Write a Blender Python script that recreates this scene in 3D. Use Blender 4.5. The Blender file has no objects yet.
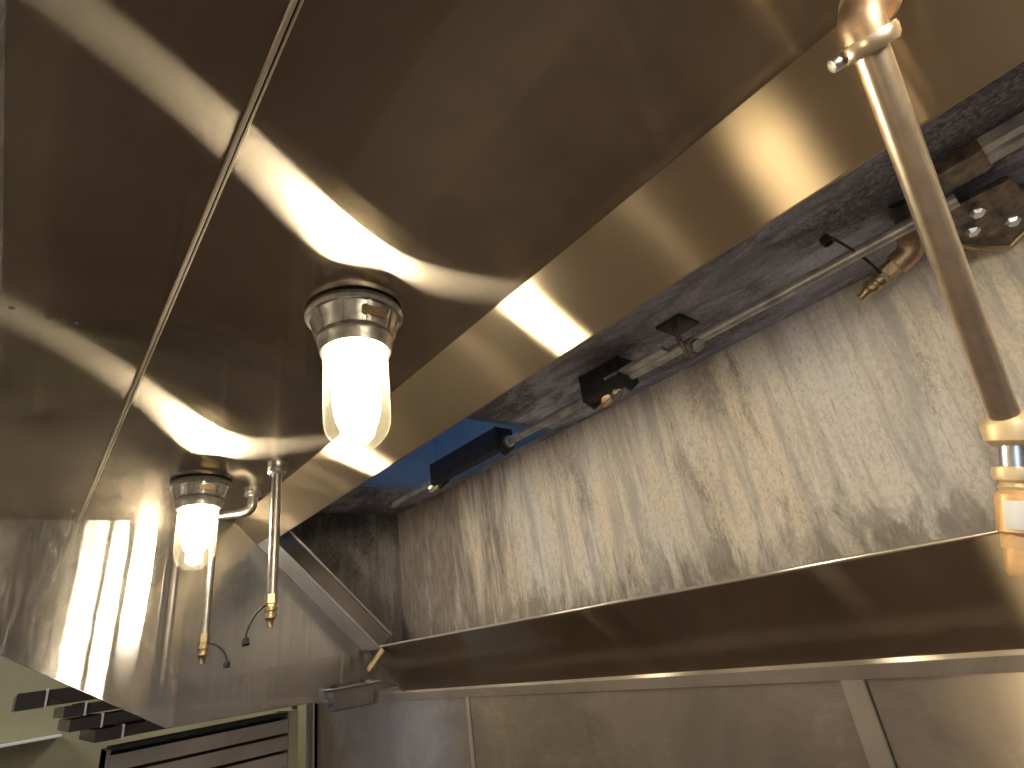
import bpy, bmesh, math, random
from mathutils import Vector, Matrix, noise
random.seed(7)
C = bpy.context.scene.collection
V = Vector
PI = math.pi

# ------------------------------------------------------------------ materials
def mat(name):
    m = bpy.data.materials.new(name); m.use_nodes = True
    nt = m.node_tree; nt.nodes.clear()
    out = nt.nodes.new('ShaderNodeOutputMaterial')
    return m, nt, out

def N(nt, kind, **kw):
    n = nt.nodes.new('ShaderNode' + kind)
    for k, v in kw.items():
        if k.startswith('i_'):
            n.inputs[k[2:].replace('_', ' ')].default_value = v
        else:
            setattr(n, k, v)
    return n

def L(nt, a, b):
    nt.links.new(a, b)

def ramp(nt, fac, stops):
    r = N(nt, 'ValToRGB')
    els = r.color_ramp.elements
    while len(els) < len(stops):
        els.new(0.5)
    for e, (p, c) in zip(els, stops):
        e.position = p
        e.color = (c, c, c, 1) if isinstance(c, (int, float)) else (*c, 1)
    L(nt, fac, r.inputs[0])
    return r.outputs[0]

def tex(nt, scale=(1, 1, 1), nscale=5, detail=5, rough=0.6, dist=0.0):
    tc = N(nt, 'TexCoord')
    mp = N(nt, 'Mapping'); mp.inputs['Scale'].default_value = scale
    L(nt, tc.outputs['Object'], mp.inputs[0])
    n = N(nt, 'TexNoise')
    n.inputs['Scale'].default_value = nscale
    n.inputs['Detail'].default_value = detail
    n.inputs['Roughness'].default_value = rough
    n.inputs['Distortion'].default_value = dist
    L(nt, mp.outputs[0], n.inputs['Vector'])
    return n.outputs['Fac']

def mixf(nt, a, b, fac, kind='RGBA', blend='MIX'):
    m = N(nt, 'Mix'); m.data_type = kind; m.blend_type = blend
    L(nt, fac, m.inputs[0]) if not isinstance(fac, (int, float)) else setattr(m.inputs[0], 'default_value', fac)
    idx = (6, 7) if kind == 'RGBA' else (2, 3)
    for k, s in zip(idx, (a, b)):
        if isinstance(s, (tuple, list)):
            m.inputs[k].default_value = (*s, 1)
        elif isinstance(s, (int, float)):
            m.inputs[k].default_value = s
        else:
            L(nt, s, m.inputs[k])
    return m.outputs[2] if kind == 'RGBA' else m.outputs[0]

def steel(name, color, brush, r_wide=0.22, aniso=0.7, r_mirror=0.1, mirror=0.4, wave=0.0, wave_scale=3.0,
          smudge=0.3, diffuse=0.06, grain=0.0, grain_scale=(1, 1, 1), lobe='BECKMANN', scuff=None):
    """sheet stainless brushed along the direction brush: one clear lobe, one lobe smeared across the brush marks"""
    m, nt, out = mat(name)
    t = N(nt, 'CombineXYZ')
    for k in range(3):
        t.inputs[k].default_value = brush[k]
    sm = tex(nt, (1, 1, 1), 3.2, 6, 0.65, 0.6)
    nrm = None
    if wave:
        b = N(nt, 'Bump'); b.inputs['Strength'].default_value = 1.0; b.inputs['Distance'].default_value = wave
        L(nt, tex(nt, (1, 1, 1), wave_scale, 1.0, 0.3), b.inputs['Height'])
        nrm = b.outputs[0]
    if grain:
        b2 = N(nt, 'Bump'); b2.inputs['Strength'].default_value = 1.0; b2.inputs['Distance'].default_value = grain
        L(nt, tex(nt, grain_scale, 60, 3, 0.6), b2.inputs['Height'])
        if nrm is not None:
            L(nt, nrm, b2.inputs['Normal'])
        nrm = b2.outputs[0]
    g1 = N(nt, 'BsdfAnisotropic', distribution=lobe); g2 = N(nt, 'BsdfAnisotropic'); d = N(nt, 'BsdfDiffuse')
    col = mixf(nt, color, tuple(c * (1 - smudge) for c in color), ramp(nt, sm, [(0.42, 0.0), (0.72, 1.0)]))
    for g in (g1, g2):
        L(nt, col, g.inputs['Color'])
        if nrm is not None:
            L(nt, nrm, g.inputs['Normal'])
    L(nt, col, d.inputs['Color'])
    g1.inputs['Roughness'].default_value = r_wide
    g1.inputs['Anisotropy'].default_value = aniso
    L(nt, t.outputs[0], g1.inputs['Tangent'])
    rr = N(nt, 'MapRange'); L(nt, sm, rr.inputs[0])
    rr.inputs[3].default_value = r_mirror * 0.8; rr.inputs[4].default_value = r_mirror * 1.35
    L(nt, rr.outputs[0], g2.inputs['Roughness'])
    g2.inputs['Anisotropy'].default_value = 0.25
    L(nt, t.outputs[0], g2.inputs['Tangent'])
    m1 = N(nt, 'MixShader'); m1.inputs[0].default_value = mirror
    L(nt, g1.outputs[0], m1.inputs[1]); L(nt, g2.outputs[0], m1.inputs[2])
    m2 = N(nt, 'MixShader'); m2.inputs[0].default_value = diffuse
    if scuff:
        # fine scuffs and specks that scatter the light: (mapping scale, noise scale, distortion, low, high, strength)
        f = ramp(nt, tex(nt, scuff[0], scuff[1], 4, 0.7, scuff[2]), [(scuff[3], 0.0), (scuff[4], scuff[5])])
        if len(scuff) > 6:
            mk = N(nt, 'Math'); mk.operation = 'MULTIPLY'; L(nt, f, mk.inputs[0])
            L(nt, ramp(nt, tex(nt, (1, 1, 1), scuff[6], 3, 0.6), [(0.40, 0.1), (0.60, 1.0)]), mk.inputs[1]); f = mk.outputs[0]
        ad = N(nt, 'Math'); ad.operation = 'ADD'; ad.inputs[1].default_value = diffuse
        L(nt, f, ad.inputs[0]); L(nt, ad.outputs[0], m2.inputs[0])
    L(nt, m1.outputs[0], m2.inputs[1]); L(nt, d.outputs[0], m2.inputs[2])
    L(nt, m2.outputs[0], out.inputs[0])
    return m

def plain(name, color, rough=0.5, metal=0.0, vary=0.25, nscale=14, bump=0.0, spec=0.5, scale=(1, 1, 1)):
    m, nt, out = mat(name)
    p = N(nt, 'BsdfPrincipled')
    f = tex(nt, scale, nscale, 6, 0.65)
    c = mixf(nt, tuple(x * (1 - vary) for x in color), tuple(min(1, x * (1 + vary)) for x in color), ramp(nt, f, [(0.3, 0), (0.7, 1)]))
    L(nt, c, p.inputs['Base Color'])
    p.inputs['Roughness'].default_value = rough
    p.inputs['Metallic'].default_value = metal
    p.inputs['Specular IOR Level'].default_value = spec
    if bump:
        b = N(nt, 'Bump'); b.inputs['Distance'].default_value = bump
        L(nt, f, b.inputs['Height']); L(nt, b.outputs[0], p.inputs['Normal'])
    L(nt, p.outputs[0], out.inputs[0])
    return m

WARM = (0.62, 0.555, 0.47)
M = {}
M['ceiling'] = steel('hood_ceiling_steel', (0.48, 0.42, 0.345), (0, 1, 0), 0.125, 0.885, 0.045, 0.15, lobe='GGX', scuff=((1, 1, 1), 170, 0.2, 0.64, 0.70, 0.10, 4.0), wave=0.0009, wave_scale=3.0, diffuse=0.006,
                     grain=0.00001, grain_scale=(6, 0.15, 6))
M['end'] = steel('end_panel_steel', (0.585, 0.575, 0.565), (1, 0, 0), 0.08, 0.952, 0.02, 0.15, wave=0.0016, wave_scale=2.6, diffuse=0.05,
                 grain=0.00002, grain_scale=(0.2, 5, 5), scuff=((1, 1, 0.16), 55, 1.6, 0.46, 0.66, 0.24, 3.0))
M['face'] = steel('plenum_face_steel', (0.63, 0.53, 0.38), (0, 1, 0), 0.30, 0.80, 0.22, 0.15, diffuse=0.03,
                  grain=0.00002, grain_scale=(6, 0.1, 6), smudge=0.12)
M['baffle'] = steel('lower_face_steel', (0.52, 0.44, 0.33), (0, 1, 0), 0.30, 0.86, 0.05, 0.32, wave=0.0008, wave_scale=4.0, diffuse=0.006)
M['wall'] = steel('wall_sheet_steel', (0.52, 0.45, 0.375), (0, 1, 0), 0.30, 0.35, 0.20, 0.5, wave=0.0008, wave_scale=2.0, diffuse=0.22,
                  grain=0.00005, grain_scale=(1, 0.4, 2.0), smudge=0.35, scuff=((1, 0.35, 0.8), 60, 1.2, 0.48, 0.66, 0.22, 2.5))
M['trim'] = steel('trim_steel', (0.78, 0.70, 0.60), (0, 1, 0), 0.30, 0.4, 0.20, 0.4, diffuse=0.22)
M['lip'] = steel('lip_steel', (0.82, 0.73, 0.60), (0, 1, 0), 0.32, 0.72, 0.2, 0.1, diffuse=0.25)
M['cup'] = steel('cup_steel', (0.42, 0.42, 0.45), (1, 0, 0), 0.25, 0.3, 0.08, 0.75, diffuse=0.02)
M['rail'] = steel('rail_steel', (0.66, 0.64, 0.62), (1, 0, -1), 0.25, 0.4, 0.18, 0.5, diffuse=0.06)
M['flange'] = steel('flange_steel', (0.74, 0.74, 0.76), (1, 0, -1), 0.25, 0.4, 0.18, 0.3, diffuse=0.25)
M['web'] = steel('web_steel', (0.26, 0.235, 0.22), (1, 0, -1), 0.25, 0.4, 0.15, 0.5, diffuse=0.06)
M['dull'] = steel('dull_steel', (0.40, 0.37, 0.35), (1, 0, 0), 0.30, 0.4, 0.2, 0.4, diffuse=0.06)
M['slat'] = steel('slat_steel', (0.62, 0.58, 0.56), (1, 0, 0), 0.30, 0.5, 0.2, 0.4, diffuse=0.15)
M['pipe'] = plain('worn_pipe_metal', (0.33, 0.31, 0.29), 0.36, 1.0, 0.2, 40)
M['pipe_hot'] = plain('tinned_pipe_metal', (0.80, 0.66, 0.50), 0.30, 0.9, 0.15, 40)
M['brass'] = plain('brass', (0.44, 0.35, 0.21), 0.38, 1.0, 0.25, 60)
M['copper'] = plain('tarnished_copper', (0.46, 0.33, 0.23), 0.45, 0.9, 0.3, 60)
M['cast'] = plain('cast_aluminium', (0.40, 0.39, 0.37), 0.36, 1.0, 0.3, 90, 0.0004)
M['dark'] = plain('blackened_metal', (0.035, 0.033, 0.035), 0.45, 0.3, 0.5, 50, 0.0006)
M['rubber'] = plain('black_rubber', (0.02, 0.02, 0.02), 0.6, 0.0, 0.3, 50)
M['grime'] = plain('greasy_bracket_metal', (0.20, 0.17, 0.13), 0.4, 0.6, 0.6, 60, 0.001)
M['zinc'] = plain('zinc_plated', (0.72, 0.74, 0.76), 0.3, 1.0, 0.15, 50)
M['conduit'] = plain('grimy_conduit', (0.46, 0.46, 0.44), 0.42, 0.5, 0.4, 30)
M['cream'] = plain('cream_fitting', (0.80, 0.63, 0.38), 0.45, 0.35, 0.12, 40)
M['amber'] = plain('amber_fitting', (0.80, 0.50, 0.24), 0.45, 0.3, 0.15, 40)
M['tag'] = plain('white_tag', (0.80, 0.80, 0.78), 0.5, 0.0, 0.05, 20)
M['brownbox'] = plain('dark_brown_steel', (0.085, 0.068, 0.066), 0.35, 0.5, 0.3, 8)
M['plaster'] = plain('olive_wall_paint', (0.36, 0.33, 0.20), 0.5, 0.0, 0.15, 2.0)
M['room'] = plain('kitchen_wall_paint', (0.42, 0.36, 0.28), 0.6, 0.0, 0.12, 1.5)
M['floor'] = None
M['wood'] = plain('wood_post', (0.50, 0.30, 0.13), 0.5, 0.0, 0.3, 12, scale=(4, 4, 0.4))
M['cable'] = plain('white_pipe_paint', (0.62, 0.63, 0.66), 0.35, 0.1, 0.1, 20)

def floor_mat():
    m, nt, out = mat('quarry_tile_floor')
    p = N(nt, 'BsdfPrincipled')
    tc = N(nt, 'TexCoord')
    br = N(nt, 'TexBrick')
    br.offset = 0.0
    L(nt, tc.outputs['Object'], br.inputs['Vector'])
    br.inputs['Color1'].default_value = (0.10, 0.055, 0.034, 1)
    br.inputs['Color2'].default_value = (0.075, 0.042, 0.027, 1)
    br.inputs['Mortar'].default_value = (0.07, 0.06, 0.05, 1)
    br.inputs['Scale'].default_value = 1.0
    br.inputs['Brick Width'].default_value = 0.15
    br.inputs['Row Height'].default_value = 0.15
    br.inputs['Mortar Size'].default_value = 0.006
    L(nt, br.outputs[0], p.inputs['Base Color'])
    p.inputs['Roughness'].default_value = 0.45
    L(nt, p.outputs[0], out.inputs[0])
    return m
M['floor'] = floor_mat()

def stained(name, light, warm, mid, dark, streak=(1, 1, 0.1), amount=0.5, lower=None, far=None, rough=0.5, bias=0.0, bump=0.0006, soft=0.85):
    """grease-stained sheet: pale burnished areas, runs down the sheet, dark baked-on patches (object coordinates)"""
    m, nt, out = mat(name)
    p = N(nt, 'BsdfPrincipled')
    def maxi(a, b):
        mx = N(nt, 'Math'); mx.operation = 'MAXIMUM'; L(nt, a, mx.inputs[0]); L(nt, b, mx.inputs[1]); return mx.outputs[0]
    def mul(a, b):
        mx = N(nt, 'Math'); mx.operation = 'MULTIPLY'; L(nt, a, mx.inputs[0])
        if isinstance(b, float): mx.inputs[1].default_value = b
        else: L(nt, b, mx.inputs[1])
        return mx.outputs[0]
    wide = tuple(math.sqrt(k) if k < 1 else 1 for k in streak)
    big = tex(nt, wide, 5.0, 6, 0.62, 0.5)
    tint = tex(nt, wide, 3.1, 4, 0.6, 0.3)
    st = tex(nt, streak, 60, 6, 0.7, 0.2)
    st2 = tex(nt, streak, 26, 6, 0.66, 0.6)
    fine = tex(nt, tuple(math.sqrt(k) if k < 1 else 1 for k in wide), 210, 4, 0.75)
    drip = tex(nt, streak, 110, 5, 0.75, 0.4)
    c = mixf(nt, light, warm, ramp(nt, tint, [(0.42, 0.0), (0.58, 1.0)]))
    c = mixf(nt, c, mid, ramp(nt, st2, [(0.47 + bias, 0.0), (0.62 + bias, soft)]))
    c = mixf(nt, c, tuple(min(1, 1.12 * k) for k in light), ramp(nt, st, [(0.55, 0.0), (0.70, 0.6)]))
    c = mixf(nt, c, mid, ramp(nt, fine, [(0.47, 0.0), (0.66, 0.9 * soft)]))
    c = mixf(nt, c, tuple(0.6 * a + 0.4 * b for a, b in zip(dark, mid)), ramp(nt, drip, [(0.58, 0.0), (0.70, 0.9 * soft)]))
    fac = mul(mul(ramp(nt, big, [(0.52 + bias, 0.0), (0.60 + bias, 1.0)]), ramp(nt, fine, [(0.34, 0.3), (0.58, 1.0)])), amount)
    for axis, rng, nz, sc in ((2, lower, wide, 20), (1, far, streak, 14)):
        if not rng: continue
        # lower stains and a far darkening that thicken along one axis between rng[0] (none) and rng[1] (thick)
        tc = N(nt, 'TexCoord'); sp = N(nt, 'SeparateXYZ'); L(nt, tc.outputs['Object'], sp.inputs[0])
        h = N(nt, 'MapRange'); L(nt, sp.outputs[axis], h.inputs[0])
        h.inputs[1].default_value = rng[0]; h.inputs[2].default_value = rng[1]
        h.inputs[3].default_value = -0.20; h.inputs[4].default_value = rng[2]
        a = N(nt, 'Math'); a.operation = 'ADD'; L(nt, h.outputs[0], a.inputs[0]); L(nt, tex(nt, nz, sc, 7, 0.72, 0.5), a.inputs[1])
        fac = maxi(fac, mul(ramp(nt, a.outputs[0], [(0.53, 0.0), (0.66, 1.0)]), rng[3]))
    dk = mixf(nt, dark, tuple(min(1, 2.1 * k) for k in dark), ramp(nt, tex(nt, wide, 40, 6, 0.7, 0.4), [(0.42, 0.0), (0.62, 1.0)]))
    c = mixf(nt, c, dk, fac)
    L(nt, c, p.inputs['Base Color'])
    p.inputs['Roughness'].default_value = rough
    bp = N(nt, 'Bump'); bp.inputs['Distance'].default_value = bump; bp.inputs['Strength'].default_value = 0.8
    L(nt, fine, bp.inputs['Height']); L(nt, bp.outputs[0], p.inputs['Normal'])
    L(nt, p.outputs[0], out.inputs[0])
    return m
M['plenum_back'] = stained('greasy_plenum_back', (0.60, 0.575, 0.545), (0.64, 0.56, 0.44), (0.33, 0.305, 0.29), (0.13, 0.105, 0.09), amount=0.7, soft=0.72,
                           lower=(-0.14, -0.42, 0.17, 0.75), far=(0.6, 1.75, 0.32, 0.85), bias=0.01)  # far: tone gets darker towards the end panel
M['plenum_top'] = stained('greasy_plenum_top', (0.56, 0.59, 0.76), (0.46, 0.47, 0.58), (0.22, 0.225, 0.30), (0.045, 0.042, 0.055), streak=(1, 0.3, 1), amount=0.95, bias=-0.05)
M['plenum_end'] = stained('greasy_plenum_end', (0.30, 0.28, 0.26), (0.24, 0.21, 0.18), (0.13, 0.12, 0.11), (0.03, 0.027, 0.025), amount=0.9, bias=-0.05)
M['duct'] = steel('duct_steel', (0.52, 0.62, 0.70), (0, 0, 1), 0.35, 0.3, 0.3, 0.4, diffuse=0.35)

def glow(name, color, strength):
    m, nt, out = mat(name)
    e = N(nt, 'Emission'); e.inputs[0].default_value = (*color, 1); e.inputs[1].default_value = strength
    L(nt, e.outputs[0], out.inputs[0])
    return m
M['bulb'] = glow('lit_bulb', (1.0, 0.89, 0.72), 135.0)

def glass_mat():
    m, nt, out = mat('jar_glass')
    tr = N(nt, 'BsdfTransparent'); tr.inputs[0].default_value = (0.98, 0.95, 0.86, 1)
    gl = N(nt, 'BsdfAnisotropic'); gl.inputs['Roughness'].default_value = 0.05
    tl = N(nt, 'BsdfTranslucent'); tl.inputs[0].default_value = (0.95, 0.85, 0.60, 1)
    lw = N(nt, 'LayerWeight'); lw.inputs[0].default_value = 0.35
    r = ramp(nt, lw.outputs['Facing'], [(0.0, 0.03), (0.7, 0.08), (1.0, 0.55)])
    a = N(nt, 'MixShader'); L(nt, r, a.inputs[0]); L(nt, tr.outputs[0], a.inputs[1]); L(nt, gl.outputs[0], a.inputs[2])
    b = N(nt, 'MixShader')
    L(nt, ramp(nt, lw.outputs['Facing'], [(0.0, 0.02), (0.6, 0.03), (1.0, 0.12)]), b.inputs[0])
    L(nt, a.outputs[0], b.inputs[1]); L(nt, tl.outputs[0], b.inputs[2])
    L(nt, b.outputs[0], out.inputs[0])
    return m
M['glass'] = glass_mat()

# ------------------------------------------------------------------ mesh helpers
def frame(axis):
    z = V(axis).normalized()
    x = z.orthogonal().normalized()
    return x, z.cross(x), z

class MB:
    def __init__(s):
        s.bm = bmesh.new()
    def quad(s, pts):
        s.bm.faces.new([s.bm.verts.new(p) for p in pts]); return s
    def box(s, lo, hi, bevel=0.0):
        b = bmesh.new()
        vs = [b.verts.new((x, y, z)) for x in (lo[0], hi[0]) for y in (lo[1], hi[1]) for z in (lo[2], hi[2])]
        for f in ((0, 1, 3, 2), (4, 6, 7, 5), (0, 4, 5, 1), (2, 3, 7, 6), (0, 2, 6, 4), (1, 5, 7, 3)):
            b.faces.new([vs[k] for k in f])
        if bevel:
            bmesh.ops.bevel(b, geom=b.edges[:], offset=bevel, segments=2, affect='EDGES')
        return s.join(b)
    def join(s, b, mtx=None):
        if mtx is not None:
            bmesh.ops.transform(b, matrix=mtx, verts=b.verts)
        bmesh.ops.recalc_face_normals(b, faces=b.faces[:])
        mp = {v: s.bm.verts.new(v.co) for v in b.verts}
        for f in b.faces:
            g = s.bm.faces.new([mp[v] for v in f.verts]); g.smooth = f.smooth
        b.free(); return s
    def prism(s, prof, d, bevel=0.0):
        """closed polygon prof (3D points) extruded by the vector d"""
        b = bmesh.new(); d = V(d)
        a = [b.verts.new(p) for p in prof]; c = [b.verts.new(V(p) + d) for p in prof]
        n = len(prof)
        b.faces.new(a); b.faces.new(c[::-1])
        for k in range(n):
            b.faces.new((a[k], a[(k + 1) % n], c[(k + 1) % n], c[k]))
        if bevel:
            bmesh.ops.recalc_face_normals(b, faces=b.faces[:])
            bmesh.ops.bevel(b, geom=b.edges[:], offset=bevel, segments=2, affect='EDGES')
        return s.join(b)
    def sheet(s, path, t, d):
        """open folded-sheet cross-section: polyline path of thickness t (to its left), extruded by d; lies in the xz plane"""
        pts = [V(p) for p in path]; off = []
        for k, p in enumerate(pts):
            e = []
            if k: e.append((p - pts[k - 1]).normalized())
            if k < len(pts) - 1: e.append((pts[k + 1] - p).normalized())
            n = sum((V((-q.z, 0, q.x)) for q in e), V()) 
            n.normalize()
            c = n.dot(V((-e[0].z, 0, e[0].x)))
            off.append(p + n * t / max(c, 0.3))
        return s.prism(pts + off[::-1], d)
    def lathe(s, prof, origin, axis, seg=32, sharp=True):
        """prof = [(radius, distance along axis)]"""
        b = bmesh.new(); x, y, z = frame(axis); o = V(origin)
        rings = []
        for r, h in prof:
            if r < 1e-6:
                rings.append([b.verts.new(o + z * h)])
            else:
                rings.append([b.verts.new(o + z * h + (x * math.cos(2 * PI * k / seg) + y * math.sin(2 * PI * k / seg)) * r) for k in range(seg)])
        for a, c in zip(rings, rings[1:]):
            for k in range(seg):
                q = (k + 1) % seg
                vs = [a[k], a[q], c[q], c[k]] if len(a) > 1 and len(c) > 1 else ([a[0], c[q], c[k]] if len(a) == 1 else [a[k], a[q], c[0]])
                b.faces.new(vs).smooth = seg > 8
        return s.join(b)
    def tube(s, pts, r, seg=16, caps=True, smooth=True):
        b = bmesh.new(); pts = [V(p) for p in pts]; n = len(pts)
        rs = r if isinstance(r, (list, tuple)) else [r] * n
        t0 = (pts[1] - pts[0]).normalized(); x = t0.orthogonal().normalized()
        rings = []
        for k, p in enumerate(pts):
            t = ((pts[k] - pts[k - 1]).normalized() if k else t0) + ((pts[k + 1] - pts[k]).normalized() if k < n - 1 else V())
            t.normalize()
            x = (x - t * x.dot(t)).normalized(); y = t.cross(x)
            rings.append([b.verts.new(p + (x * math.cos(2 * PI * j / seg) + y * math.sin(2 * PI * j / seg)) * rs[k]) for j in range(seg)])
        for a, c in zip(rings, rings[1:]):
            for j in range(seg):
                q = (j + 1) % seg
                b.faces.new((a[j], a[q], c[q], c[j])).smooth = smooth
        if caps:
            b.faces.new(rings[0][::-1]); b.faces.new(rings[-1])
        return s.join(b)
    def build(s, name, m, parent=None):
        bmesh.ops.recalc_face_normals(s.bm, faces=s.bm.faces[:])
        me = bpy.data.meshes.new(name); s.bm.to_mesh(me); s.bm.free()
        me.materials.append(m)
        if any(p.use_smooth for p in me.polygons):
            me.set_sharp_from_angle(angle=math.radians(38))
        o = bpy.data.objects.new(name, me); C.objects.link(o)
        if parent is not None:
            o.parent = parent
            loc = V()
            p = parent
            while p is not None:
                loc += p.location; p = p.parent
            o.data.transform(Matrix.Translation(-loc))
        return o

def bez(p0, p1, p2, p3, n=10):
    p0, p1, p2, p3 = map(V, (p0, p1, p2, p3)); out = []
    for k in range(n + 1):
        t = k / n; u = 1 - t
        out.append(p0 * u**3 + p1 * 3 * u * u * t + p2 * 3 * u * t * t + p3 * t**3)
    return out

def tag(o, label, cat, group=None):
    o['label'] = label; o['category'] = cat
    if group: o['group'] = group
    return o

def thing(name, loc, label, cat, group=None):
    o = bpy.data.objects.new(name, None); C.objects.link(o)
    o.location = loc; o.empty_display_size = 0.05
    return tag(o, label, cat, group)

def struct(name, mb, m):
    o = mb.build(name, m); o['kind'] = 'structure'; return o

def dup(root, loc, label):
    r = root.copy(); C.objects.link(r); r.location = loc; r['label'] = label
    for ch in list(root.children):
        c = ch.copy(); C.objects.link(c); c.parent = r
        for g in list(ch.children):
            d = g.copy(); C.objects.link(d); d.parent = c
    return r

# ------------------------------------------------------------------ key dimensions (metres)
ZC = 2.083            # underside of the hood's ceiling
YE, YN = 1.80, -1.75  # far and near ends of the hood
XF = -0.076           # hood front
XW = 1.008            # back wall plane
K = 2.537             # the plenum face lies in x + z = K
def on_face(x): return K - x
X0, X1, X2, X3 = 0.454, 0.5345, 0.8555, 0.992   # face: top edge, opening top, opening bottom, foot
ZT = 2.115            # plenum top

# ------------------------------------------------------------------ kitchen shell
struct('floor', MB().box((-3.2, -4.0, -0.06), (2.2, 4.6, 0.0)), M['floor'])
struct('ceiling', MB().box((-3.2, -4.0, 3.0), (0.30, 4.6, 3.06)).box((0.30, 1.75, 3.0), (2.2, 4.6, 3.06)).box((0.30, -4.0, 3.0), (2.2, 0.60, 3.06)).box((1.15, 0.60, 3.0), (2.2, 1.75, 3.06)), M['room'])
struct('wall_front', MB().box((-3.26, -4.0, 0.0), (-3.2, -3.8, 3.0)).box((-3.26, -1.5, 0.0), (-3.2, 4.6, 3.0)).box((-3.26, -3.8, 0.0), (-3.2, -1.5, 0.10)).box((-3.26, -3.8, 2.15), (-3.2, -1.5, 3.0)), M['room'])
struct('added_window', MB().box((-3.27, -3.8, 0.10), (-3.19, -3.74, 2.15)).box((-3.27, -1.56, 0.10), (-3.19, -1.5, 2.15)).box((-3.27, -2.68, 0.16), (-3.19, -2.62, 2.09)).box((-3.27, -3.74, 0.10), (-3.19, -1.56, 0.16)).box((-3.27, -3.74, 2.09), (-3.19, -1.56, 2.15)), M['tag'])  # unseen window, put in to let cool daylight reach the hood
struct('wall_near', MB().box((-3.2, -4.06, 0.0), (2.2, -4.0, 3.0)), M['room'])
struct('wall_far', MB().box((-3.2, 4.6, 0.0), (2.2, 4.66, 3.0)), M['plaster'])
struct('wall_right', MB().box((XW + 0.006, -4.0, 0.0), (XW + 0.12, 2.545, 3.0)), M['room'])
struct('wall_recess', MB().box((2.2, -4.0, 0.0), (2.26, 4.6, 3.0)), M['plaster'])

# stainless sheets on the back wall below the hood, and the strips over their joints
def wall_sheet(y0, y1, label):
    o = MB().box((XW, y0, 0.9), (XW + 0.006, y1, 1.535), 0.0012).build('wall_sheet', M['wall'])
    tag(o, label, 'wall panel', 'stainless sheets below the hood')
wall_sheet(1.463, 2.545, 'stainless wall sheet behind the small hanging cup, left of the thin joint')
wall_sheet(0.420, 1.461, 'stainless wall sheet between the thin joint and the wide vertical strip')
wall_sheet(-1.75, 0.418, 'stainless wall sheet right of the wide vertical strip')
struct('trim_1', MB().box((XW - 0.004, 1.454, 0.9), (XW, 1.470, 1.519), 0.001), M['trim'])
struct('trim_2', MB().box((XW - 0.007, 0.402, 0.9), (XW, 0.438, 1.519), 0.0015), M['trim'])
# cap strip along the top of the sheets, at the foot of the hood
struct('trim_3', MB().prism([(0.990, YN, 1.546), (0.9895, YN, 1.540), (1.0005, YN, 1.519), (XW, YN, 1.519), (XW, YN, 1.548), (0.996, YN, 1.549)], (0, 2.545 - YN, 0)), M['lip'])
struct('trim_4', MB().box((XW - 0.012, 2.545, 0.9), (XW + 0.12, 2.556, 1.58), 0.001), M['trim'])

# ------------------------------------------------------------------ the hood
hood = thing('exhaust_hood', (0.45, 0.0, ZC), 'long stainless kitchen exhaust hood seen from below, filters removed', 'exhaust hood')
LY = YE - YN
SEAM = 0.080
MB().box((XF, YN, ZC), (SEAM - 0.0012, YE, ZC + 0.003)).build('ceiling_panel', M['ceiling'], hood)
MB().box((SEAM + 0.0012, YN, ZC), (X0 + 0.002, YE, ZC + 0.003)).build('ceiling_panel', M['ceiling'], hood)
for x, y in ((-0.067, 0.765), (-0.032, 0.774), (-0.020, 0.771), (-0.007, 0.773)):
    MB().lathe([(0.0, 0.0), (0.0032, 0.0), (0.0028, 0.0008), (0.0, 0.0010)], (x, y, ZC), (0, 0, -1), 12).build('rivet', M['dark'], hood)
# joint between them: dark slot with two thin folded edges
MB().box((SEAM - 0.0030, YN, ZC + 0.0031), (SEAM + 0.0030, YE, ZC + 0.006)).build('joint_backing', M['dark'], hood)
mb = MB()
for sx, w, h in ((-1, 0.0022, 0.0022), (1, 0.0012, 0.0014)):
    x = SEAM + sx * 0.0022
    mb.prism([(x - w, YN, ZC), (x - w * 0.5, YN, ZC - h), (x + w * 0.5, YN, ZC - h), (x + w, YN, ZC)], (0, LY, 0))
mb.build('joint_fold', M['trim'], hood)
# upper face strip, hemmed along the filter opening
h45 = V((1, 0, -1)).normalized(); n45 = V((1, 0, 1)).normalized()
def fp(x, up=0.0): return V((x, YN, on_face(x))) + n45 * up
MB().sheet([fp(X0), fp(X1 - 0.0015), fp(X1, 0.0012), fp(X1 + 0.0008, 0.004), fp(X1 - 0.010, 0.006)], 0.0018, (0, LY, 0)).build('upper_face', M['face'], hood)
# lower face below the opening with a rolled top edge
mb = MB()
mb.sheet([fp(X2), fp(X3)], 0.0018, (0, LY, 0))
mb.build('lower_face', M['baffle'], hood)
mb = MB(); a = fp(X2, 0.002)
mb.tube([a, a + V((0, LY, 0))], 0.0032, 10)
mb.build('rolled_edge', M['trim'], hood)
# gutter behind the lower face
MB().sheet([fp(X2 + 0.004, 0.004), fp(X2 + 0.004, 0.004) + V((0.075, 0, -0.030)), V((XW - 0.006, YN, 1.60))], 0.0015, (0, LY, 0)).build('grease_gutter', M['grime'], hood)
# end panels: full-height at the front corner, rising bottom edge towards the front
def end_profile(y): return [(XF, y, ZC + 0.003), (XF, y, 1.814), (-0.018, y, 1.779), (0.328, y, 1.569), (0.72, y, 1.5625), (XW - 0.0005, y, 1.5625), (XW - 0.0005, y, ZT + 0.003), (X0, y, ZT + 0.003)]
MB().prism(end_profile(YE), (0, 0.0025, 0)).build('end_panel', M['end'], hood)
MB().prism(end_profile(YN), (0, -0.0025, 0)).build('end_panel', M['end'], hood)
# hem along the far end panel's bottom edge
pe = [V((XF, YE + 0.0012, 1.814)), V((-0.018, YE + 0.0012, 1.779)), V((0.328, YE + 0.0012, 1.569)), V((0.72, YE + 0.0012, 1.5625)), V((XW - 0.004, YE + 0.0012, 1.5625))]
MB().tube(pe, 0.0013, 8).build('end_hem', M['dull'], hood)
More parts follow.
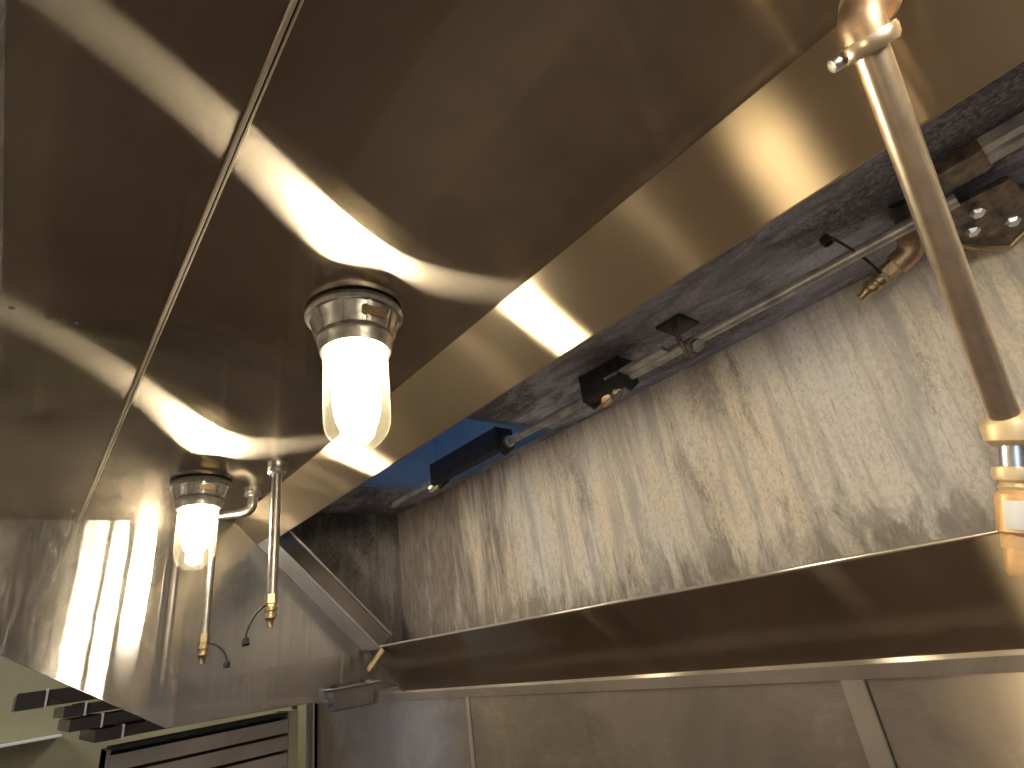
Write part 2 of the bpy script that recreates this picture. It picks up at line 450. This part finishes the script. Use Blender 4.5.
# front panel with a returned lower lip
MB().sheet([V((XF, YN, 2.55)), V((XF, YN, 1.806)), V((XF + 0.012, YN, 1.803)), V((XF + 0.012, YN, 1.812))], -0.0018, (0, LY, 0)).build('front_panel', M['end'], hood)
MB().box((XF, YN, 2.55), (XW - 0.001, 0.60, 2.553)).box((XF, 1.75, 2.55), (XW - 0.001, YE, 2.553)).box((XF, 0.60, 2.55), (0.30, 1.75, 2.553)).build('outer_top', M['end'], hood)
for yy, dy in ((YE, 0.0025), (YN, -0.0025)):
    MB().prism([(XF, yy, ZC + 0.003), (XF, yy, 2.55), (XW - 0.001, yy, 2.55), (XW - 0.001, yy, ZT + 0.003), (X0, yy, ZT + 0.003), (X0, yy, ZC + 0.003)], (0, dy, 0)).build('outer_end', M['end'], hood)
# plenum interior
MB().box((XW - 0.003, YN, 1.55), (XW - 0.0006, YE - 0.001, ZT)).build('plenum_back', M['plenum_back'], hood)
D0, D1, DX0, DX1 = 0.915, 1.46, 0.585, 0.965
mb = MB()
mb.box((X0 + 0.003, YN, ZT), (XW - 0.0006, D0, ZT + 0.002))
mb.box((X0 + 0.003, D1, ZT), (XW - 0.0006, YE - 0.001, ZT + 0.002))
mb.box((X0 + 0.003, D0, ZT), (DX0, D1, ZT + 0.002)).box((DX1, D0, ZT), (XW - 0.0006, D1, ZT + 0.002))
mb.build('plenum_top', M['plenum_top'], hood)
mb = MB()
mb.box((DX0 - 0.002, D0 - 0.002, ZT - 0.004), (DX0, D1 + 0.002, 3.3)).box((DX1, D0 - 0.002, ZT - 0.004), (DX1 + 0.002, D1 + 0.002, 3.3))
mb.box((DX0, D0 - 0.002, ZT - 0.008), (DX1, D0, 3.3)).box((DX0, D1, ZT - 0.006), (DX1, D1 + 0.002, 3.3))
mb.build('duct_collar', M['duct'], hood)
for yy, dy in ((YE - 0.001, -0.0015), (YN + 0.001, 0.0015)):
    MB().prism([(X0 + 0.012, yy, ZT), (X0 + 0.012, yy, on_face(X0) + 0.006), (X3, yy, on_face(X3) + 0.02), (XW - 0.003, yy, 1.56), (XW - 0.003, yy, ZT)], (0, dy, 0)).build('plenum_end', M['plenum_end'], hood)
# filter end rail at the far end: flange in the plane of the face, web and lip turned up into the plenum
def rail(y0, y1):
    pa, pb = V((X1 - 0.012, 0, on_face(X1 - 0.012))), V((X2 + 0.004, 0, on_face(X2 + 0.004)))
    def q(p, up, y): return p + n45 * up + V((0, y, 0))
    d = pb - pa; s = 1 if y1 > y0 else -1
    mb = MB()
    mb.prism([q(pa, -0.0012, y0), q(pa, -0.0012, y1), q(pa, 0.0005, y1), q(pa, 0.0005, y0)], d)
    mb.build('rail_flange', M['flange'], r_)
    mb = MB()
    mb.prism([q(pa, 0.0005, y1 - s * 0.002), q(pa, 0.046, y1 - s * 0.002), q(pa, 0.046, y1), q(pa, 0.0005, y1)], d)
    mb.build('rail_web', M['web'], r_)
    mb = MB()
    mb.prism([q(pa, 0.046, y1 + s * 0.005), q(pa, 0.050, y1 + s * 0.006), q(pa, 0.050, y1 - s * 0.003), q(pa, 0.046, y1 - s * 0.003)], d)
    mb.build('rail_lip', M['flange'], r_)
r_ = bpy.data.objects.new('filter_rail', None); C.objects.link(r_); r_.parent = hood
rail(YE - 0.003, YE - 0.120)
# face end plate: folded flange where the lower face meets the far end panel
MB().prism([fp(X2, -0.002) + V((0, YE - YN - 0.035, 0)), fp(X3, -0.002) + V((0, YE - YN - 0.020, 0)), fp(X3, -0.002) + V((0, YE - YN - 0.001, 0)), fp(X2, -0.002) + V((0, YE - YN - 0.001, 0))], n45 * 0.0016).build('corner_flange', M['rail'], hood)
# drain nipple on the lower face
p = V((0.864, 1.67, on_face(0.864)))
ax = V((-0.42, 0.52, -0.70)).normalized()
MB().lathe([(0.0110, -0.002), (0.0110, 0.070), (0.0085, 0.070), (0.0085, 0.0)], p, ax, 24).build('drain_nipple', M['brass'], hood)

# ------------------------------------------------------------------ jar lights
def jar_light(loc, label):
    t = thing('jar_light', loc, label, 'ceiling light', 'glass jar lights under the hood')
    x, y, z = loc
    dn = V((0, 0, -1))
    prof = [(0.0, 0.0), (0.056, 0.0), (0.064, 0.003), (0.0655, 0.009), (0.0625, 0.013), (0.058, 0.014), (0.0545, 0.022), (0.0515, 0.034), (0.049, 0.0395), (0.0502, 0.0415), (0.0502, 0.046), (0.0485, 0.048), (0.0475, 0.058), (0.0455, 0.064), (0.0405, 0.0645), (0.0405, 0.030), (0.0, 0.030)]
    b = MB().lathe(prof, loc, dn, 48).build('fixture_base', M['cast'], t)
    for k in range(10):
        a = 2 * PI * k / 10 + 0.2
        u = V((math.cos(a), math.sin(a), 0)); w = V((-u.y, u.x, 0)); o = V(loc)
        MB().prism([o + u * 0.056 + w * 0.0025 + dn * 0.0125, o + u * 0.056 - w * 0.0025 + dn * 0.0125, o + u * 0.0485 - w * 0.0025 + dn * 0.0405, o + u * 0.0485 + w * 0.0025 + dn * 0.0405], u * 0.0035).build('rib', M['cast'], b)
    o = V(loc)
    MB().box((o.x - 0.015, o.y - 0.0575, o.z - 0.033), (o.x + 0.017, o.y - 0.0475, o.z - 0.019), 0.002).build('name_plate', M['brass'], b)
    R = 0.0415
    prof = [(R, 0.060), (R, 0.110), (R, 0.158)] + [(R * math.cos(a), 0.158 + R * math.sin(a)) for a in [PI / 2 * k / 10 for k in range(1, 10)]] + [(0.0, 0.158 + R)]
    MB().lathe(prof, loc, dn, 48).build('glass_jar', M['glass'], t)
    prof = [(0.0, 0.062), (0.022, 0.064), (0.0245, 0.072), (0.029, 0.078), (0.0310, 0.090), (0.0310, 0.113), (0.027, 0.132), (0.018, 0.145), (0.0, 0.150)]
    MB().lathe(prof, loc, dn, 32).build('bulb', M['bulb'], t)
    MB().lathe([(0.0, 0.030), (0.021, 0.030), (0.021, 0.066), (0.0, 0.066)], loc, dn, 24).build('socket', M['tag'], t)
    return t
LX = 0.276
lampA = jar_light((LX + 0.011, 0.602, ZC), 'nearer lit glass jar light, the large one in a cast metal base')
dup(lampA, (LX + 0.003, 1.418, ZC), 'farther lit glass jar light, the small one near the steel end panel')
dup(lampA, (LX, -0.28, ZC), 'lit jar light third from the end panel, seen as a reflected bar')
dup(lampA, (LX, -1.15, ZC), 'lit jar light fourth from the end panel, seen as a faint reflection')

# ------------------------------------------------------------------ fire-suppression drops with nozzles
def nozzle_parts(t, p, ax, cap_to, sag, s=1.0):
    """brass nozzle screwed on a pipe end at p, pointing along ax, with a blow-off cap hanging on a cord"""
    ax = V(ax).normalized()
    n = MB().lathe([(0.0, -0.012), (0.0135 * s, -0.012), (0.0135 * s, 0.006), (0.0115 * s, 0.008), (0.0115 * s, 0.012)], p, ax, 6)
    n.lathe([(0.0115 * s, 0.012), (0.0140 * s, 0.013), (0.0140 * s, 0.020), (0.0105 * s, 0.022), (0.0105 * s, 0.027), (0.0125 * s, 0.028), (0.0125 * s, 0.034), (0.009 * s, 0.037), (0.0065 * s, 0.044), (0.0065 * s, 0.052), (0.0, 0.053)], p, ax, 24)
    no = n.build('nozzle', M['brass'], t)
    q = V(p) + ax * 0.010
    side = (V(cap_to) - q); side -= ax * side.dot(ax); side.normalize()
    MB().tube(bez(q + side * 0.010, q + side * 0.03 + V((0, 0, sag)), V(cap_to) + V((0, 0, 0.02)), V(cap_to), 12), 0.0022, 8).build('cap_cord', M['rubber'], t)
    c = V(cap_to)
    cd = V((-side.y * 0.3, side.x * 0.3, -1)).normalized()
    MB().lathe([(0.0, -0.002), (0.0065, -0.001), (0.0075, 0.002), (0.0075, 0.011), (0.0058, 0.011), (0.0058, 0.003), (0.0, 0.003)], c, cd, 20).build('nozzle_cap', M['dark'], t)

t = thing('nozzle_drop', (0.405, 1.274, ZC), 'straight thin pipe drop with brass nozzle hanging right of the farther jar light', 'pipe', 'nozzle drops')
MB().lathe([(0.0, 0.0), (0.0195, 0.0), (0.0205, 0.004), (0.0205, 0.012), (0.017, 0.016), (0.0105, 0.017)], (0.405, 1.274, ZC), (0, 0, -1), 32).build('ceiling_flange', M['zinc'], t)
MB().tube([(0.405, 1.274, ZC - 0.012), (0.405, 1.274, 1.800)], 0.0105, 24).build('pipe', M['pipe'], t)
nozzle_parts(t, (0.403, 1.274, 1.792), (0, 0, -1), (0.355, 1.268, 1.722), -0.004)

dx, dy = 0.338, 1.530
t = thing('nozzle_drop', (dx, dy, ZC), 'elbowed pipe drop with brass nozzle hanging behind the farther jar light', 'pipe', 'nozzle drops')
MB().lathe([(0.0, 0.0), (0.0195, 0.0), (0.0205, 0.004), (0.0205, 0.010), (0.0105, 0.012)], (dx + 0.075, dy - 0.05, ZC), (0, 0, -1), 32).build('ceiling_flange', M['zinc'], t)
pth = [V((dx + 0.075, dy - 0.05, ZC - 0.004))] + bez((dx + 0.075, dy - 0.05, ZC - 0.020), (dx + 0.075, dy - 0.05, ZC - 0.045), (dx + 0.068, dy - 0.045, ZC - 0.052), (dx + 0.045, dy - 0.03, ZC - 0.052), 8)
MB().tube(pth, 0.0125, 20).build('elbow', M['pipe'], t)
MB().tube([pth[-1], (dx + 0.025, dy - 0.017, ZC - 0.052)] + bez((dx + 0.02, dy - 0.012, ZC - 0.052), (dx, dy, ZC - 0.052), (dx, dy, ZC - 0.056), (dx, dy, ZC - 0.085), 6) + [V((dx, dy, 1.752))], 0.0105, 20).build('pipe', M['pipe'], t)
nozzle_parts(t, (dx, dy, 1.747), (0, 0, -1), (dx + 0.050, dy - 0.01, 1.692), -0.002)

# the large pipe in front of the opening, parallel to the face
P0, P1 = V((0.401, 0.001, 2.012)), V((0.640, 0.062, 1.764))
d = (P1 - P0).normalized()
t = thing('suppression_pipe', P0, 'thick tan slanted pipe with elbow crossing the hood opening at right', 'pipe')
MB().tube([P0 - d * 0.002, P1], 0.0116, 28).build('pipe', M['pipe_hot'], t)
e1 = V((0.463, -0.031, 2.074))
dn_ = (e1 - P0); dn_.normalize()
q = P0 - d * 0.012 + dn_ * 0.026
MB().tube(bez(P0 + d * 0.012, P0 - d * 0.008, P0 - d * 0.014, q, 10), 0.0152, 28).build('elbow', M['copper'], t)
mb = MB().lathe([(0.0118, 0.004), (0.0190, 0.004), (0.0200, 0.007), (0.0200, 0.013), (0.0185, 0.016), (0.0118, 0.016)], P0, d, 32)
mb.lathe([(0.0118, -0.006), (0.0195, -0.006), (0.0200, -0.002), (0.0200, 0.004), (0.0118, 0.006)], q, dn_, 32)
mb.build('elbow_collar', M['pipe_hot'], t)
MB().tube([q, q + dn_ * 0.060], 0.0116, 24).build('stub_pipe', M['copper'], t)
w = d.cross(V((0, 1, 0))).normalized()
MB().lathe([(0.0, 0.0), (0.005, 0.0), (0.006, 0.003), (0.005, 0.007), (0.0, 0.008)], P0 + d * 0.012 + V((-0.010, 0.018, -0.002)), (-0.4, 0.8, -0.3), 12).build('set_screw', M['zinc'], t)
# nozzle stack at its lower end
na = V((0.02, 0.33, -0.94)).normalized(); q = P1 + d * 0.004 + V((0.006, -0.002, 0))
t2 = t
MB().lathe([(0.0, -0.010), (0.0146, -0.008), (0.0206, 0.000), (0.0219, 0.006), (0.0193, 0.018), (0.0129, 0.022), (0.0, 0.022)], q, na, 32).build('flange_cap', M['cream'], t)
MB().lathe([(0.0103, 0.020), (0.0103, 0.046)], q, na, 24).build('stem', M['zinc'], t)
MB().lathe([(0.0103, 0.040), (0.0155, 0.041), (0.0163, 0.046), (0.0146, 0.052), (0.0108, 0.054), (0.0129, 0.058), (0.0108, 0.062)], q, na, 28).build('union_ring', M['cream'], t)
MB().lathe([(0.0108, 0.060), (0.0148, 0.064), (0.0155, 0.070), (0.0155, 0.096), (0.0108, 0.100)], q, na, 28).build('nozzle_body', M['amber'], t)
x_, y_, z_ = frame(na)
MB().lathe([(0.0157, 0.070), (0.0160, 0.071), (0.0160, 0.093), (0.0157, 0.094)], q + V((-0.0004, -0.0016, 0)), na, 28).build('label_band', M['tag'], t)
MB().lathe([(0.0, 0.098), (0.0133, 0.098), (0.0133, 0.110), (0.0, 0.110)], q, na, 6).lathe([(0.0116, 0.110), (0.0120, 0.128), (0.0095, 0.133), (0.0, 0.133)], q, na, 24).build('nozzle_tip', M['amber'], t)

# ------------------------------------------------------------------ detection line inside the plenum
CX, CZ = 0.838, 2.078
t = thing('detection_conduit', (CX, 0.75, CZ), 'long grimy conduit running under the plenum roof along the stained back panel', 'conduit')
MB().tube([(CX, 1.515, CZ), (CX, 0.015, CZ)], 0.0095, 20).build('pipe', M['conduit'], t)
MB().lathe([(0.0, -0.004), (0.0125, -0.004), (0.0135, 0.0), (0.0135, 0.020), (0.0100, 0.024), (0.0100, 0.034), (0.0, 0.034)], (CX, 1.505, CZ), (0, 1, 0), 20).build('end_fitting', M['zinc'], t)
for yy in (0.66, 1.275, 0.95):
    MB().lathe([(0.0098, -0.012), (0.0140, -0.011), (0.0150, 0.0), (0.0140, 0.011), (0.0098, 0.012)], (CX, yy, CZ), (0, 1, 0), 20).build('coupling', M['zinc'], t)
def strap(yy):
    mb = MB()
    prof = [(CX - 0.024, yy, ZT - 0.001), (CX - 0.012, yy, ZT - 0.001), (CX - 0.0115, yy, CZ - 0.004), (CX + 0.0115, yy, CZ - 0.012), (CX + 0.013, yy, ZT - 0.001), (CX + 0.026, yy, ZT - 0.001)]
    return prof
# hanger bracket with a bright bolt
t = thing('pipe_hanger', (CX, 0.425, ZT), 'small dark hanger bracket with a bright bolt on the plenum conduit', 'bracket')
MB().box((CX - 0.050, 0.400, ZT - 0.006), (CX + 0.012, 0.452, ZT), 0.001).build('plate', M['dark'], t)
mb = MB()
mb.tube(bez((CX - 0.030, 0.426, ZT - 0.004), (CX - 0.030, 0.426, CZ - 0.010), (CX - 0.020, 0.426, CZ - 0.026), (CX + 0.004, 0.426, CZ - 0.022), 10), 0.0042, 10)
mb.build('hook', M['grime'], t)
MB().lathe([(0.0, 0.0), (0.0125, 0.0), (0.0130, 0.004), (0.0110, 0.012), (0.0, 0.013)], (CX - 0.004, 0.412, CZ - 0.010), (-0.5, -0.6, -0.5), 6).build('bolt', M['zinc'], t)
MB().box((CX - 0.036, 0.46, CZ - 0.002), (CX + 0.002, 0.60, CZ + 0.006), 0.001).build('guide_strip', M['conduit'], t)

def link_bracket(y, label, length, cluster):
    t = thing('fusible_link_bracket', (CX, y, ZT), label, 'bracket', 'fusible link brackets')
    mb = MB()
    mb.sheet([V((CX - 0.034, y - 0.5 * length, ZT - 0.002)), V((CX - 0.036, y - 0.5 * length, CZ - 0.020)), V((CX - 0.020, y - 0.5 * length, CZ - 0.026))], 0.003, (0, length, 0))
    mb.build('channel', M['dark'], t)
    for s in (-1, 1):
        yy = y + s * (0.5 * length - 0.008)
        MB().prism([(CX - 0.036, yy, ZT - 0.002), (CX + 0.018, yy, ZT - 0.002), (CX + 0.020, yy, CZ - 0.012), (CX - 0.010, yy, CZ - 0.034), (CX - 0.036, yy, CZ - 0.022)], (0, s * 0.006, 0)).build('cheek', M['dark'], t)
    if cluster:
        for k, (oy, oz, m) in enumerate(cluster):
            x, yy, zz = CX - 0.012, y + oy, CZ + oz
            mb = MB().prism([(x - 0.012, yy - 0.016, zz), (x + 0.012, yy - 0.006, zz + 0.004), (x + 0.016, yy + 0.012, zz - 0.006), (x - 0.002, yy + 0.018, zz - 0.012), (x - 0.016, yy + 0.004, zz - 0.006)], (0.002, 0.002, -0.010), 0.002)
            mb.build('link', m, t)
    return t
link_bracket(0.610, 'short black link bracket with rusty links at the middle of the conduit', 0.105, [(0.008, -0.020, M['copper']), (-0.022, -0.016, M['grime'])])
link_bracket(1.095, 'long black link bracket below the blue duct opening', 0.30, [(0.150, -0.022, M['grime']), (0.175, -0.010, M['zinc'])])

# flat raceway at the right, under the plenum roof
t = thing('raceway', (0.80, -0.30, ZT), 'grey ribbed flat raceway on the plenum roof at the right edge', 'raceway')
MB().sheet([V((0.792, -1.2, ZT - 0.001)), V((0.796, -1.2, ZT - 0.014)), V((0.812, -1.2, ZT - 0.014)), V((0.815, -1.2, ZT - 0.010)), V((0.820, -1.2, ZT - 0.010)), V((0.823, -1.2, ZT - 0.014)), V((0.842, -1.2, ZT - 0.014)), V((0.846, -1.2, ZT - 0.001))], 0.002, (0, 1.20, 0)).build('channel', M['conduit'], t)
MB().box((0.790, -0.03, ZT - 0.018), (0.848, 0.022, ZT), 0.002).build('end_box', M['grime'], t)

# crumpled bracket on the back panel at the right edge
t = thing('wall_bracket', (0.93, 0.0, 2.06), 'greasy bent metal bracket in the plenum behind the slanted pipe', 'bracket')
mb = MB()
mb.prism([(0.870, 0.030, 2.088), (0.955, 0.045, 2.062), (0.985, -0.005, 2.050), (0.975, -0.050, 2.070), (0.890, -0.040, 2.096)], (0.006, 0.002, 0.010), 0.002)
mb.prism([(0.955, 0.045, 2.062), (0.985, -0.005, 2.050), (1.003, -0.008, 2.075), (1.003, 0.040, 2.085)], (0.0, 0.0, 0.004))
mb.build('plate', M['grime'], t)
mb = MB().tube(bez((0.870, 0.032, 2.086), (0.910, 0.050, 2.066), (0.940, 0.055, 2.060), (0.985, -0.004, 2.048), 8) + [V((0.978, -0.050, 2.068))], 0.0035, 8)
mb.build('edge_fold', M['brass'], t)
for (x, y, z) in ((0.900, 0.005, 2.080), (0.945, -0.020, 2.066), (0.925, 0.020, 2.070)):
    MB().lathe([(0.0, 0.0), (0.009, 0.0), (0.0095, 0.005), (0.006, 0.009), (0.0, 0.009)], (x, y, z), (-0.3, 0.1, -0.9), 6).build('bolt', M['zinc'], t)

# plenum nozzle on a short black pipe
t = thing('plenum_nozzle', (0.842, 0.070, ZT), 'copper elbow and brass nozzle on a short black pipe inside the plenum', 'nozzle')
b0, b1 = V((0.842, 0.070, ZT)), V((0.882, 0.078, 2.090))
MB().tube([b0 + V((-0.01, -0.002, 0.0)), b1], 0.0125, 20).build('pipe', M['dark'], t)
na2 = V((-0.05, 0.92, -0.38)).normalized()
MB().tube(bez(b1 - V((0.006, 0, -0.004)), b1 + V((0.014, 0.002, -0.012)), b1 + V((0.020, 0.006, -0.020)), b1 + V((0.016, 0.034, -0.028)), 10), 0.0170, 20).build('elbow', M['copper'], t)
nozzle_parts(t, b1 + V((0.016, 0.044, -0.032)), na2, (0.752, 0.150, 2.078), 0.016, 1.0)

# ------------------------------------------------------------------ grease cup hooked under the end panel
cx0, cx1, cy0, cy1, cz0, cz1 = 0.735, 0.888, 1.745, 1.798, 1.530, 1.588
t = thing('grease_cup', ((cx0 + cx1) / 2, (cy0 + cy1) / 2, cz0), 'small stainless grease cup hooked under the end panel by the wall', 'grease cup')
def ring(z, i, o=0.0): return [V((cx0 + i, cy0 + i * 0.6, z)), V((cx1 - i, cy0 + i * 0.6, z)), V((cx1 - i, cy1 - i * 0.4, z)), V((cx0 + i, cy1 - i * 0.4, z))]
b = bmesh.new()
R_ = [[b.verts.new(p) for p in r] for r in (ring(cz1, 0.004), ring(cz1, 0.0), ring(cz1 - 0.004, 0.0), ring(cz1 - 0.006, 0.003), ring(cz0 + 0.004, 0.008), ring(cz0, 0.014))]
Ri = [[b.verts.new(p) for p in r] for r in (ring(cz1 - 0.004, 0.006), ring(cz0 + 0.003, 0.012))]
for a, c in list(zip(R_, R_[1:])) + [(R_[0], Ri[0]), (Ri[0], Ri[1])]:
    for k in range(4):
        b.faces.new((a[k], a[(k + 1) % 4], c[(k + 1) % 4], c[k]))
b.faces.new(R_[-1]); b.faces.new(Ri[-1])
mb = MB().join(b); mb.build('cup_body', M['cup'], t)
MB().tube([p for p in ring(cz1, 0.001)] + [ring(cz1, 0.001)[0]], 0.0022, 8).build('rim', M['zinc'], t)
for x in (cx0 + 0.03, cx1 - 0.03):
    MB().box((x - 0.008, cy1 - 0.002, cz1 - 0.022), (x + 0.008, YE - 0.0001, cz1 + 0.010)).build('hook', M['cup'], t)

# ------------------------------------------------------------------ beyond the end panel
# stepped dark steel channels
steps = [((0.040, 1.662), (0.175, 1.712), 'topmost dark steel channel of the stepped stack beyond the end panel'),
         ((0.170, 1.618), (0.270, 1.654), 'second dark steel channel from the top of the stepped stack, with small window-like end'),
         ((0.190, 1.574), (0.330, 1.611), 'third dark steel channel from the top of the stepped stack'),
         ((0.262, 1.530), (0.420, 1.567), 'lowest dark steel channel of the stepped stack, just above the slats')]
for k, ((xa, za), (xe, zb), lab) in enumerate(steps):
    y = 2.62 - 0.02 * k
    t = thing('steel_channel', (xe, y, za), lab, 'steel channel', 'stepped steel channels beyond the end panel')
    xm = xa + (0.085 if k in (2,) else 0.075 if k in (0, 3) else 0.055)
    MB().box((xa, y, za), (xm, y + 0.5, zb), 0.002).build('end_cap', M['brownbox'], t)
    MB().box((xm, y - 0.006, za - 0.002), (xm + 0.006, y + 0.5, zb + 0.004), 0.001).build('flange', M['tag'], t)
    MB().box((xm + 0.006, y + 0.004, za + 0.002), (0.92, y + 0.5, zb - 0.001), 0.002).build('body', M['brownbox'], t)
# slatted cover
t = thing('slatted_cover', (0.62, 2.62, 1.0), 'stainless slatted cover with wide sloping slats below the end panel', 'slatted cover')
for k in range(9):
    z = 1.482 - 0.058 * k
    MB().prism([(0.318, 2.60, z), (0.318, 2.60, z - 0.047), (0.318, 2.655, z - 0.053), (0.318, 2.665, z - 0.049), (0.318, 2.615, z - 0.043), (0.318, 2.615, z - 0.002)], (0.592, 0, 0)).build('slat', M['slat'], t)
MB().box((0.306, 2.60, 0.0), (0.318, 2.75, 1.50), 0.002).build('side', M['slat'], t)
MB().box((0.912, 2.60, 0.0), (0.950, 2.75, 1.51), 0.002).build('side', M['plaster'], t)
MB().box((0.318, 2.70, 0.9), (0.912, 2.72, 1.50)).build('backing', M['dark'], t)
MB().box((0.318, 2.62, 1.492), (0.912, 2.72, 1.506), 0.001).build('top_ledge', M['dark'], t)
# uprights in the recess
tag(MB().tube([(1.150, 3.0, 0.0), (1.150, 3.0, 3.0)], 0.016, 20).build('riser_pipe', M['cable']), 'pale vertical riser pipe in the gap beside the stainless wall', 'pipe')
tag(MB().tube([(1.095, 3.05, 0.0), (1.095, 3.05, 3.0)], 0.013, 20).build('riser_pipe', M['dull']), 'grey vertical riser pipe left of the pale one, in the gap', 'pipe')
tag(MB().box((1.215, 3.05, 0.0), (1.275, 3.11, 3.0), 0.004).build('timber_post', M['wood']), 'narrow orange wooden post in the gap beside the stainless wall', 'post')
# shelf edge on the far wall
t = tag(MB().box((-0.9, 4.42, 1.505), (0.30, 4.6, 1.517), 0.002).build('wall_shelf', M['tag']), 'thin white shelf edge on the olive wall at lower left', 'shelf')

# ------------------------------------------------------------------ unseen fill lights added to the kitchen, and the sky
def area(name, loc, rot, size, energy, color, sy=None):
    l = bpy.data.lights.new(name, 'AREA'); l.energy = energy; l.color = color; l.size = size
    if sy: l.shape = 'RECTANGLE'; l.size_y = sy
    o = bpy.data.objects.new(name, l); C.objects.link(o); o.location = loc; o.rotation_euler = rot
    return o
area('room_fill', (-1.7, 0.6, 2.97), (0, 0, 0), 0.6, 30, (1.0, 0.86, 0.68), 1.2)  # unseen warm fill for the room's floor and walls
area('room_fill_rear', (-1.7, -2.2, 2.97), (0, 0, 0), 0.6, 30, (0.85, 0.92, 1.0), 1.2)  # unseen cool fill from behind the camera
area('room_fill_far', (-1.2, 3.4, 2.97), (0, 0, 0), 0.6, 24, (0.95, 0.97, 1.0), 1.2)  # unseen fill for the far wall
area('strip_highlight_fill', (-1.75, 0.53, 0.92), (0, math.radians(-115), 0), 0.22, 8, (1.0, 0.78, 0.48), 0.22)  # added source that makes the highlight on the upper face strip
area('recess_fill', (1.5, 3.7, 2.97), (0, 0, 0), 0.5, 22, (1.0, 0.95, 0.85), 0.8)  # unseen fill, added to brighten the slats and the recess

wd = bpy.data.worlds.new('sky'); bpy.context.scene.world = wd; wd.use_nodes = True
wd.node_tree.nodes['Background'].inputs[0].default_value = (0.48, 0.66, 1.0, 1)
wd.node_tree.nodes['Background'].inputs[1].default_value = 3.6

# ------------------------------------------------------------------ camera
cam = bpy.data.cameras.new('camera'); co = bpy.data.objects.new('camera', cam); C.objects.link(co)
# rows: image right, image down, viewing direction, in world axes
Rr = ((0.76699641, -0.62624567, -0.13976007), (0.16757478, 0.40575464, -0.89848866), (0.61938293, 0.66571731, 0.41615533))
co.matrix_world = Matrix(((Rr[0][0], -Rr[1][0], -Rr[2][0], 0), (Rr[0][1], -Rr[1][1], -Rr[2][1], 0), (Rr[0][2], -Rr[1][2], -Rr[2][2], 1.65), (0, 0, 0, 1)))
cam.sensor_width = 36.0; cam.lens = 36.0 * 548.39 / 1024.0; cam.clip_start = 0.02
sc = bpy.context.scene
sc.camera = co
sc.view_settings.view_transform = 'Standard'; sc.view_settings.look = 'None'
sc.view_settings.exposure = 0.0; sc.view_settings.gamma = 1.0
sc.view_settings.use_curve_mapping = False
sc.cycles.use_denoising = True
sc.cycles.max_bounces = 12; sc.cycles.glossy_bounces = 8; sc.cycles.transparent_max_bounces = 16
sc.cycles.sample_clamp_indirect = 12.0
